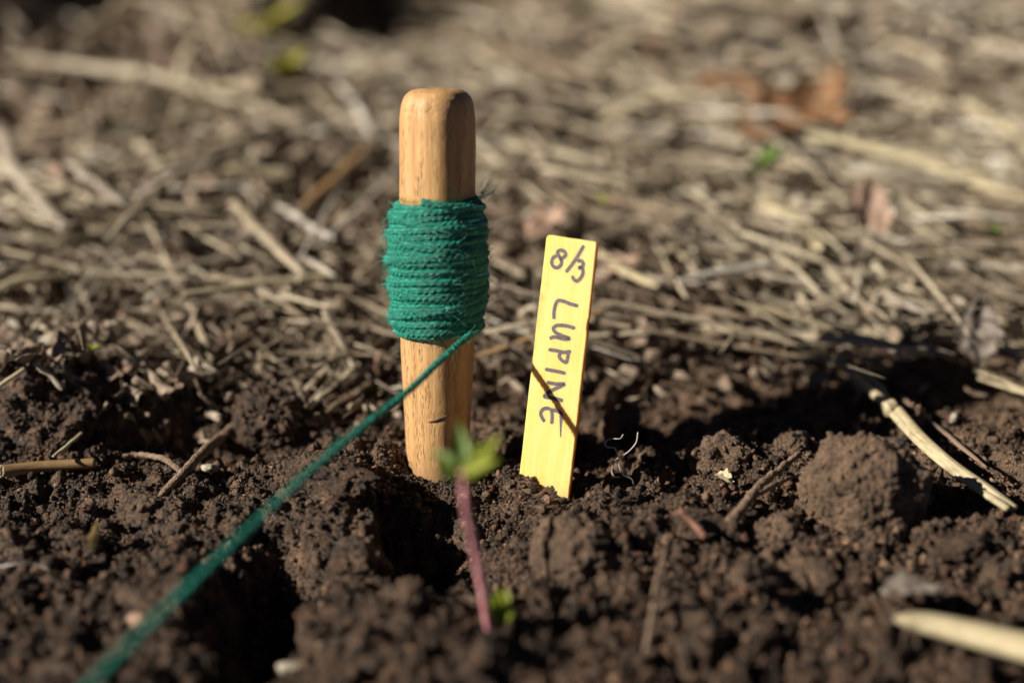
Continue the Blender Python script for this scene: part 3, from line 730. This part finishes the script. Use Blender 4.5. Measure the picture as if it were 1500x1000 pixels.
def heading(x, y, n):
    """right of the peg most stalks run away to the left, level ones among them; on the left they lie every way"""
    u = rng.random(n); rgt = np.clip(.5 + x / y * 2.0, .25, .75)
    return np.where(u < rgt * .75, rng.normal(-.80, .32, n), np.where(u < rgt, rng.normal(-.15, .25, n), rng.uniform(0, 2 * np.pi, n)))
hd = heading(x, y, n)
def damp(x, y, n, lo=.25):
    t = rng.random(n); d = fbm(x * 9 + 3, y * 7, x * 0 + 4, 2) * 1.3 - x / y * .7 + rng.normal(0, .2, n)
    return np.where(d > .40, t * lo, np.where(rng.random(n) < .5, .35 + .6 * t, t))
z = mulch_h(x, y) + rng.random(n)**1.2 * np.clip(.024 * y / .7, 0, .034) + W * .3
obj("straw_mulch", merge("straw_mulch", st_lo, np.stack([x, y, z], -1), euler(hd, rng.normal(0, .16, n), rng.uniform(0, 6, n)), np.stack([Ls, W, W * rng.uniform(.4, .9, n)], -1), damp(x, y, n)), STRAW, kind="stuff", label="mass of broken straw covering the ground behind the peg")
# chips, bark and crumbled leaf between the straw
def chip(seed):
    """a curled flake of leaf or bark with a ragged outline"""
    rs = np.random.default_rng(seed); a = np.linspace(0, 2 * np.pi, 9, endpoint=False); w = rs.uniform(.35, .8); cz, cy = rs.normal(0, .35), rs.normal(0, .45)
    ro = 1 + .28 * rs.normal(size=9); ring = np.stack([ro * np.cos(a), ro * np.sin(a) * w], -1)
    P2 = np.vstack([[[0, 0]], ring * .55, ring]); z = cz * P2[:, 0]**2 + cy * P2[:, 1]**2 + .06 * rs.normal(size=19)
    V = np.column_stack([P2, z]); V = np.vstack([V, V - [0, 0, .07]]); F3, F4 = [], []
    for k in range(9):
        j = (k + 1) % 9; F3 += [[0, 1 + k, 1 + j], [19, 20 + j, 20 + k]]; F4 += [[1 + k, 10 + k, 10 + j, 1 + j], [20 + j, 29 + j, 29 + k, 20 + k], [10 + k, 29 + k, 29 + j, 10 + j]]
    return V, [np.array(F4), np.array(F3)], V[:, :2] * .5
n = 24000; x, y = mulch_xy(n, .52); k = edge_ok(x, y + .02) & (rng.random(n) < .62 - 1.0 * x / y); x, y = x[k], y[k]; n = len(x)
r = rng.uniform(.0018, .0115, n) * np.clip((y / .8)**2.4, .25, 2.2)
obj("leaf_litter", merge("leaf_litter", [chip(k) for k in range(12)], np.stack([x, y, mulch_h(x, y) + rng.random(n) * .012], -1), rotmats(n, .7), np.stack([r * 1.5, r, r], -1), damp(x, y, n, .45)), LITTER, kind="stuff", label="crumbled brown leaves and bark bits mixed into the straw")

# single stalks one can make out, traced where the photo shows them
HI = []
for k, t in enumerate(st_hi): HI.append(mesh_np("straw_stalk", t[0] * np.array([1, 1, 1]), t[1], uv=t[2]))
def place_straw(a, b, width, mat, label=None, grp="straw stalks lying on the mulch", flat=.7, off=None, mesh=None, name="straw_stalk", offb=None):
    """a, b: photo pixels of its two ends on the ground; a real stalk of that length laid between them"""
    o1, o2 = [(.006 + .022 * min(max((550 - w_[1]) / 70, 0), 1) + .014 * min(max((350 - w_[1]) / 200, 0), 1)) if off is None else off for w_ in (a, b)]
    p = G(*a, o1); q = G(*b, o2); mid = (p + q) / 2; d = q - p
    lift = 0.0                                   # lay it over whatever it crosses
    for f in np.linspace(.08, .92, 9):
        w_ = p.lerp(q, f); lift = max(lift, float(height(w_.x, w_.y)) + min(o1, o2) * .8 - w_.z)
    mid.z += min(lift, .012)
    m = (mesh or random.choice(HI)).copy()
    m.materials.clear(); m.materials.append(mat)
    o = bpy.data.objects.new(name, m); COL.objects.link(o); o.location = mid
    o.rotation_euler = (0, -math.atan2(d.z, math.hypot(d.x, d.y)), math.atan2(d.y, d.x)); o.scale = (d.length, width * .72, width * .72 * flat)
    o['category'] = 'straw'; o['group'] = grp
    if label: o['label'] = label
    return o
TR_ = [((1262,545),(1300,590),.0045,STRAWO,"shaded upper piece of the broken straw, lying in the peg's shadow"),
 ((1080,442),(1365,522),.0040,PALE,"long pale straw reaching from mid right into the peg's shadow"),
 ((1428,540),(1560,598),.0042,PALE,"pale straw coming out of the shadow at the right edge, upper of two"),
 ((1430,566),(1560,612),.0030,PALE,"thin pale straw at the right edge, lower of two"),
 ((1125,352),(1560,565),.0050,STRAWO,"long light brown straw slanting down to the right edge"),
 ((950,484),(1245,534),.0040,STRAWO,"greyish straw lying level along the front edge of the mulch right of the marker"),
 ((880,440),(1190,510),.0038,STRAWO,"straw just behind the front one, ending at a small knot of soil"),
 ((1190,198),(1520,300),.0125,PALE,"thick blurred pale stalk at upper right running to the right edge"),
 ((1245,246),(1408,268),.0095,WHITE,"bleached white stalk lying under the thick pale one at upper right"),
 ((1115,292),(1205,366),.0100,PALE,"short thick pale stalk with a blunt rounded end at right of centre"),
 ((880,178),(1010,140),.0100,PALE,"blurred pale stalk near the top, right of the peg's crown"),
 ((270,432),(500,404),.0058,PALE,"long pale stalk lying level left of the green twine"),
 ((-40,452),(106,406),.0062,PALE,"pale stalk slanting up from the left edge"),
 ((-20,588),(37,550),.0028,PALE,"thin short straw at the left edge above the dark soil ridge"),
 ((50,540),(92,578),.0036,STRAWO,"short straw slanting down beside the dark soil ridge at left"),
 ((264,530),(318,562),.0050,PALE,"small pale straw fragment in the middle of the left mulch"),
 ((200,592),(330,560),.0042,STRAWO,"dull straw lying just behind the dark upright clod"),
 ((82,676),(122,642),.0026,PALE,"short straw leaning on the cut brown stalk at left"),
 ((2,195),(92,335),.0110,STRAWO,"thick blurred stalk slanting down at far left, upper"),
 ((100,240),(180,300),.0085,STRAWO,"blurred stalk at upper left, right of the thickest one"),
 ((330,250),(430,262),.0100,PALE,"blurred pale stalk lying level at upper left of the twine"),
 ((455,300),(545,215),.0095,BROWNST,"golden brown blurred stalk leaning toward the peg at left"),
 ((478,455),(542,556),.0058,STRAWO,"flat greyish stalk pointing down to the stretched twine left of the peg"),
 ((340,300),(440,400),.0070,STRAWO,"brownish blurred stalk slanting down left of the green windings"),
 ((430,590),(500,520),.0038,STRAWO,"one of three dull straws fanning out behind the twine, leftmost"),
 ((450,598),(525,535),.0036,STRAWO,"one of three dull straws fanning out behind the twine, middle"),
 ((475,604),(545,560),.0038,STRAWO,"one of three dull straws fanning out behind the twine, nearest the peg"),
 ((700,520),(880,455),.0036,BROWNST,"reddish brown straw passing behind the peg and the yellow marker"),
 ((880,372),(960,420),.0068,PALE,"pale stalk just right of the marker's upper end"),
 ((1000,410),(1140,385),.0065,WHITE,"bleached fragment lying level right of the marker"),
 ((930,520),(770,470),.0030,STRAWO,"thin straw crossing behind the middle of the marker"),
 ((1380,130),(1480,60),.0060,STRAWO,"thin blurred stalk rising at the upper right corner"),
 ((1230,240),(1380,120),.0040,STRAWO,"thin grey stalk crossing above the thick pale stalk at upper right"),
 ((1420,150),(1520,230),.0090,PALE,"pale yellow stalk at the upper right edge"),
 ((1020,60),(1090,40),.012,STRAWO,"blurred stub near the top right of centre"),
 ((700,60),(880,120),.012,STRAWO,"wide blurred stalk at the top right behind the peg")]
for a, b, w, m_, l in TR_: place_straw(a, b, w, m_, l)
# thick split straw leaning over the soil, with its split and knee
def split_straw():
    g = empty("split_straw", G(1370, 650), label="thick pale straw split lengthwise, lying in front of the peg's shadow beside the largest clod", category="straw")
    b0 = g.location.copy()
    for dx, wd, nm in ((-5, .0021, "stalk_half"), (6, .0023, "stalk_half")):
        pts = [G(1306 + dx, 596, .010), G(1345 + dx, 640, .010), G(1390 + dx, 680, .009), G(1440 + dx * 1.3, 716, .008), G(1482 + dx, 745, .006)]
        C = catmull([p - b0 for p in pts], 60)
        k = np.arange(60); V, Fs, UV = tube(C, wd * (1 + .06 * n3(k * .2, k * 0., k * 0.) - .35 * (k / 59.)**3), 14, lambda i, th: 1 - .10 * np.abs(np.sin(th * 5 + i * .02)), flat=.75)
        obj(nm, mesh_np(nm, V, Fs, uv=UV), PALE, g)
    C = catmull([G(1225, 520, .012) - b0, G(1262, 560, .010) - b0, G(1306, 597, .010) - b0], 30)
    V, Fs, UV = tube(C, .0022, 12, flat=.8); obj("shaded_end", mesh_np("shaded_end", V, Fs, uv=UV), PALE, g)
    C = catmull([G(1296, 600, .0115) - b0, G(1310, 594, .0115) - b0], 6)
    V, Fs, UV = tube(C, .0031, 12, flat=1); obj("node", mesh_np("node", V, Fs, uv=UV), PALE, g)
split_straw()
place_straw((1322,600),(1440,700),.0028,STRAWO,"darker thin stalk lying close behind the thick split straw",off=.003)
# cut brown stalk at far left
def cut_stalk():
    g = empty("cut_stalk", G(60, 686), label="short yellow brown stalk with a ragged cut end lying on dark soil at far left", category="stalk"); b0 = g.location.copy()
    C = catmull([G(4, 690, .006) - b0, G(60, 683, .006) - b0, G(140, 678, .003) - b0], 40)
    V, Fs, UV = tube(C, np.linspace(.0024, .0019, 40), 16, lambda i, th: 1 - .07 * np.abs(np.sin(th * 4)) + .0 * i, cap=True)
    obj("stem", mesh_np("stem", V, Fs, uv=UV), BROWNST, g)
    ps = []
    for a in np.linspace(0, 2 * np.pi, 13)[:-1]:
        p = C[0] + np.array([0, math.cos(a) * .0020, math.sin(a) * .0020]); ps.append(tube(catmull([p, p + np.array([-rng.uniform(.0004, .0018), rng.normal(0, .0002), rng.normal(0, .0003)])], 4), np.array([.0005, .0005, .0004, .0002]), 5))
    V, Fs, UV = join(ps); obj("ragged_end", mesh_np("ragged_end", V, Fs, uv=UV), PALE, g)
cut_stalk()
# foreground pale stalk, out of focus, at lower right
def fore_stalk():
    a, b = G(1310, 906, .012), G(1530, 955, .016); b0 = a.copy()
    C = catmull([Vector((0, 0, 0)), G(1375, 916, .013) - b0, b - b0], 40); k = np.arange(40)
    V, Fs, UV = tube(C, np.interp(k, [0, 5, 18, 39], [.0010, .0028, .0046, .0060]) , 14, lambda i, th: 1 - .08 * np.abs(np.sin(th * 4)) + 0 * i, flat=.7)
    o = obj("straw_stalk", mesh_np("straw_stalk", V, Fs, uv=UV), PALE, label="blurred pale stalk tapering to a point in the lower right foreground", category="straw"); o.location = b0
fore_stalk()

# roots and twigs
ROOT = mat_flat("brown root bark", (.16, .105, .07), (.30, .215, .15), 420, .8, .2, .0012)
RED = mat_flat("reddish twig", (.17, .075, .05), (.28, .14, .09), 300, .7, .3, .0008)
HAIRW = mat_flat("white rootlet", (.40, .35, .31), (.50, .45, .41), 300, .5, .4)
def branchy(name, label, cat, limbs, mat, part="root_branch", ns=8):
    p0 = G(*limbs[0][0][0]); e = empty(name, p0, label=label, category=cat)
    for pts, r0, r1, offs in limbs:
        C = catmull([G(*q, o_) - p0 for q, o_ in zip(pts, offs)], 50); k = np.arange(50)
        C = C + .0004 * np.stack([n3(k * .3, k * 0. + j, k * 0.) for j in (1, 2, 3)], -1) * (r0 / .001)
        V, Fs, UV = tube(C, np.linspace(r0, r1, 50) * (1 + .22 * n3(k * .5, k * 0., k * 0. + 4)), ns); obj(part, mesh_np(part, V, Fs, uv=UV), mat, e)
branchy("root_piece", "long brown root slanting up from the low pale crusted clod toward the dark upright clod", "root",
        [([(222,742),(242,718),(270,690),(300,660),(322,642)], .0009, .0022, [.003, .005, .007, .008, .009]), ([(268,692),(240,672),(205,666),(180,668)], .0013, .0009, [.006, .006, .005, .004]),
         ([(320,644),(345,620)], .0020, .0012, [.008, .008])], ROOT)
branchy("root_piece", "forked brown root lying between the granular clod and the largest round clod", "root",
        [([(1068,768),(1090,740),(1112,712),(1145,685),(1172,662)], .0021, .0010, [.003, .006, .008, .008, .007]), ([(1100,728),(1130,712),(1160,698),(1182,690)], .0013, .0006, [.006, .007, .007, .006])], ROOT)
branchy("red_stick", "thin reddish stick poking across the small smooth clod", "stick", [([(996,748),(1014,765),(1032,786)], .0011, .0010, [.010, .011, .009])], RED, "stick_shaft")
branchy("white_rootlet", "hair thin white rootlets curling in the shade right of the yellow marker", "rootlet",
        [([(820+370*.31,540+300*.31),(820+360*.31,540+350*.31),(820+320*.31,540+395*.31),(820+265*.31,540+430*.31),(820+245*.31,540+480*.31),(820+260*.31,540+510*.31),(820+285*.31,540+510*.31)], .00028, .00018, [.022,.019,.016,.014,.011,.009,.006]),
         ([(820+300*.31,540+310*.31),(820+285*.31,540+330*.31),(820+240*.31,540+330*.31),(820+212*.31,540+350*.31),(820+225*.31,540+370*.31),(820+260*.31,540+375*.31),(820+275*.31,540+420*.31),(820+283*.31,540+470*.31),(820+300*.31,540+500*.31),(820+340*.31,540+520*.31),(820+350*.31,540+555*.31)], .00025, .00016, [.020,.020,.019,.018,.017,.016,.014,.011,.009,.006,.003])], HAIRW, "rootlet_strand", 5)
branchy("white_rootlet", "thin grey rootlet arching over the soil at lower left edge", "rootlet", [([(-10,832),(20,826),(50,826),(72,834)], .0004, .0002, [.004, .006, .005, .001])], HAIRW, "rootlet_strand", 5)
branchy("soil_twig", "thin brown twig standing out of focus in the right foreground soil", "twig", [([(945,960),(955,900),(962,850),(975,810)], .0009, .0006, [.002, .008, .010, .006])], ROOT, "twig_shaft")

# small pale chips, seeds, pebbles
CHIPW = mat_flat("white chip", (.46, .41, .32), (.30, .25, .18), 300, .6, .4)
CHIPP = mat_flat("pinkish husk", (.30, .18, .12), (.38, .26, .18), 300, .6, .4)
STONE = mat_flat("dark glassy pebble", (.03, .035, .05), (.07, .075, .10), 500, .12, .8)
def bit(name, px, py, rpx, sq, mat, label, cat, seed, up=.4, rz=0.):
    g = G(px, py + rpx * .4); z = (g - cam.location).dot(Vector((0, cp, -sp))); r = rpx * z / FPX
    V, F = ico(4); d = 1 + .30 * fbm(V[:, 0] + seed * 3.1, V[:, 1] + seed, V[:, 2] - seed, 3)
    m = mesh_np(name, V * d[:, None] * np.array(sq) * r, F); o = obj(name, m, mat, label=label, category=cat); o.location = g + Vector((0, 0, r * up)); o.rotation_euler = (.2, .1, rz); return o
bit("shell_fragment", 308, 685, 11, (1.2, .6, .6), CHIPW, "whitish fragment lying between the brown root and the dark upright clod", "shell fragment", 1)
bit("wood_chip", 425, 976, 16, (1.1, .6, .5), CHIPW, "pale chip at the bottom edge right of the stretched twine", "wood chip", 2)
bit("pale_seed", 1022, 918, 10, (.9, .9, 1.1), CHIPW, "round pale seed out of focus right of the seedling", "seed", 3)
bit("pebble", 1316, 652, 12, (1, .9, .8), STONE, "dark shiny pebble at the upper right of the largest clod", "pebble", 4)
bit("soil_grit", 1128, 590, 12, (1, .9, .9), CHIPP, "pale pinkish grit sitting in the peg's shadow", "grit", 5)
bit("quartz_grain", 984, 701, 5, (1, .9, .8), CHIPW, "tiny white quartz grain on the soil right of the marker", "quartz grain", 6)
bit("wood_chip", 196, 720, 7, (1.4, .6, .6), CHIPP, "small yellowish chip beside the brown root", "wood chip", 7)
bit("wood_chip", 362, 727, 6, (1.3, .8, .4), CHIPP, "small pink chip on dark soil just above the twine", "wood chip", 8)
bit("wood_chip", 130, 548, 9, (1.0, .8, 1.1), CHIPW, "pale rounded bit above the soil ridge at left", "wood chip", 9)
bit("soil_grit", 1395, 612, 9, (1, .9, .9), CHIPW, "white grit at the lit edge of the peg's shadow on the right", "grit", 11)
bit("soil_grit", 205, 905, 14, (1.3, 1, .7), CHIPP, "orange tinted blurred bit in the lower left soil", "grit", 12)
bit("white_fragment", 55, 385, 30, (1.4, .9, .6), CHIPW, "white blurred fragment at the left edge of the mulch", "fragment", 13)
bit("white_fragment", 1492, 392, 12, (1, 1, 1), CHIPW, "bright white spot at the right edge above the long straws", "fragment", 14)

# leaves
def leaf_obj(px, py, wpx, hpx, mat, label, rot=0, tilt=.5, seed=1, off=.004, cat="leaf", name="dead_leaf", curl=.5, rx=0.0):
    g = G(px, py, off); z = (g - cam.location).dot(Vector((0, cp, -sp))); L, Wd = wpx * z / FPX, hpx * z / FPX
    nu, nv = 22, 12; u = np.linspace(0, 1, nu); v = np.linspace(-1, 1, nv); U, Vv = np.meshgrid(u, v, indexing='ij')
    hw = np.sin(np.pi * U**.8)**.75 * (1 + .12 * np.sin(U * 21 + seed)) + .02
    X = (U - .5); Y = Vv * hw * .5; Zc = curl * (Y**2) * 1.2 + .10 * fbm(U * 3 + seed, Vv * 1.5, U * 0 + seed, 2) + .25 * curl * (X**2)
    V = np.stack([X * L, Y * Wd, Zc * L], -1).reshape(-1, 3)
    i = np.arange(nu - 1)[:, None] * nv + np.arange(nv - 1)[None, :]; F = np.stack([i, i + nv, i + nv + 1, i + 1], -1).reshape(-1, 4)
    V = np.vstack([V, V - [0, 0, .0003]]); F = np.vstack([F, F[:, ::-1] + nu * nv])
    e = obj(name, mesh_np(name, V, F, uv=np.zeros((len(V), 2))), mat, label=label, category=cat); e.location = g; e.rotation_euler = (rx, tilt, rot)
    return e
ORNG = mat_flat("orange brown dead leaf", (.46, .25, .115), (.30, .15, .07), 90, .6, .35, .001, .15)
PINKL = mat_flat("pinkish dead leaf", (.50, .34, .25), (.40, .26, .19), 90, .6, .35, .001, .15)
GREYL = mat_flat("grey dead leaf", (.27, .225, .185), (.20, .16, .13), 90, .6, .35, .001, .1)
leaf_obj(1165, 186, 180, 90, ORNG, "large orange brown dead leaf at upper right", .15, -.1, 1, .036, rx=.2)
leaf_obj(1205, 130, 90, 70, ORNG, "small upturned orange leaf just above the large orange brown one", .6, -.5, 2, .038, rx=.5)
leaf_obj(1075, 138, 120, 60, ORNG, "flat orange leaf left of the large orange brown one", -.2, .1, 3, .036, rx=.3)
leaf_obj(1270, 312, 110, 62, PINKL, "pinkish tan leaf standing on edge below the white stalk at upper right", 1.4, -.9, 4, .034, rx=.2)
leaf_obj(1432, 482, 90, 62, GREYL, "grey pointed leaf standing upright near the right edge", 1.45, -1.1, 5, .020)
leaf_obj(1335, 865, 95, 50, GREYL, "dark grey leaf scrap out of focus above the tapering foreground stalk", .1, .05, 6, .008)
leaf_obj(800, 325, 90, 60, PINKL, "reddish tan blurred leaf between the peg and the marker's top", .8, -.3, 7, .034)
leaf_obj(905, 395, 80, 50, PINKL, "rosy blurred leaf right of the marker's top corner", .2, -.4, 8, .022)
leaf_obj(1455, 255, 70, 40, mat_flat("pale papery leaf", (.70, .66, .56), (.6, .55, .45), 90, .6, .35, .001, .2), "white papery leaf scrap standing at the right edge by the thick pale stalk", 1.0, -.8, 9, .036)
leaf_obj(142, 784, 44, 14, PALE, "small dry husk standing up in the lower left soil", 1.45, -1.1, 10, .003, cat="husk", name="seed_husk", curl=1.5)
leaf_obj(1061, 702, 32, 14, PALE, "small dry husk lying by the granular clod", -.6, .05, 11, .005, cat="husk", name="seed_husk", curl=1.2)
# green bits
def weed(px, py, s, mat, label, n=5, seed=0):
    g = G(px, py, .036 if py < 400 else .012 if py < 560 else .003); z = (g - cam.location).dot(Vector((0, cp, -sp))); r = s * z / FPX
    e = empty("weed_sprout", g, label=label, category="weed"); rs = random.Random(seed)
    for k in range(n):
        a = k * 2.4 + rs.random(); d = Vector((math.cos(a), math.sin(a), rs.uniform(.5, 1.5))).normalized() * r * rs.uniform(.7, 1.2)
        V, Fs, UV = leaflet(Vector((0, 0, 0)), d, r * .42, .25); obj("leaf", mesh_np("leaf", V, Fs), mat, e)
weed(1115, 250, 48, GREEN, "pale green weed below the large orange brown leaf", 6, 1)
weed(722, 104, 28, GREEN, "small green weed above and right of the peg's crown", 5, 2)
weed(1455, 345, 22, GREEN, "small green weed at the right edge below the thick pale stalk", 5, 3)
weed(390, 62, 75, OLIVE, "taller yellow green weed on the added mound at upper left", 7, 4)
weed(418, 118, 60, OLIVE, "lower yellow green weed on the slope of the added mound at upper left", 5, 6)
weed(880, 300, 18, YGREEN, "tiny yellow green shoot right of the marker's top", 4, 5)
weed(135, 512, 14, YGREEN, "tiny lime green leaf in the left mulch above the soil ridge", 3, 7)
weed(548, 572, 14, YGREEN, "tiny lime green leaf behind the twine just left of the peg", 3, 8)
weed(1415, 20, 30, GREEN, "blurred green weed at the top right corner", 5, 9)
weed(850, 15, 26, GREEN, "blurred green weed at the top edge right of centre", 5, 12)

# further single stalks that nothing tells apart in the blur
n = 250; x, y = mulch_xy(n, .60, 1.5); x = x * .80; k0 = len(TR_)
L_ = rng.uniform(.07, .21, n) * np.clip(y / .9, .7, 1.5); W_ = rng.uniform(.0022, .0048, n) * np.clip(y / .8, .8, 1.6) * np.clip(y / .8, .65, 1.6)
hds = heading(x, y, n)
for m in HI: m.materials.append(STRAWO)
for i in range(n):
    o = bpy.data.objects.new("straw_stalk", HI[i % len(HI)]); COL.objects.link(o)
    z = float(mulch_h(x[i], y[i])) + .010 + .010 * rng.random() + .012 * max(y[i] - .7, 0)
    o.location = (x[i], y[i], z); o.rotation_euler = (rng.uniform(0, 3), rng.normal(0, .10), hds[i]); o.scale = (L_[i], W_[i], W_[i] * rng.uniform(.6, .95))
    o['label'] = "blurred dry straw stalk lying among many alike on the mulch behind the peg"; o['category'] = 'straw'; o['group'] = "straw stalks lying on the mulch"
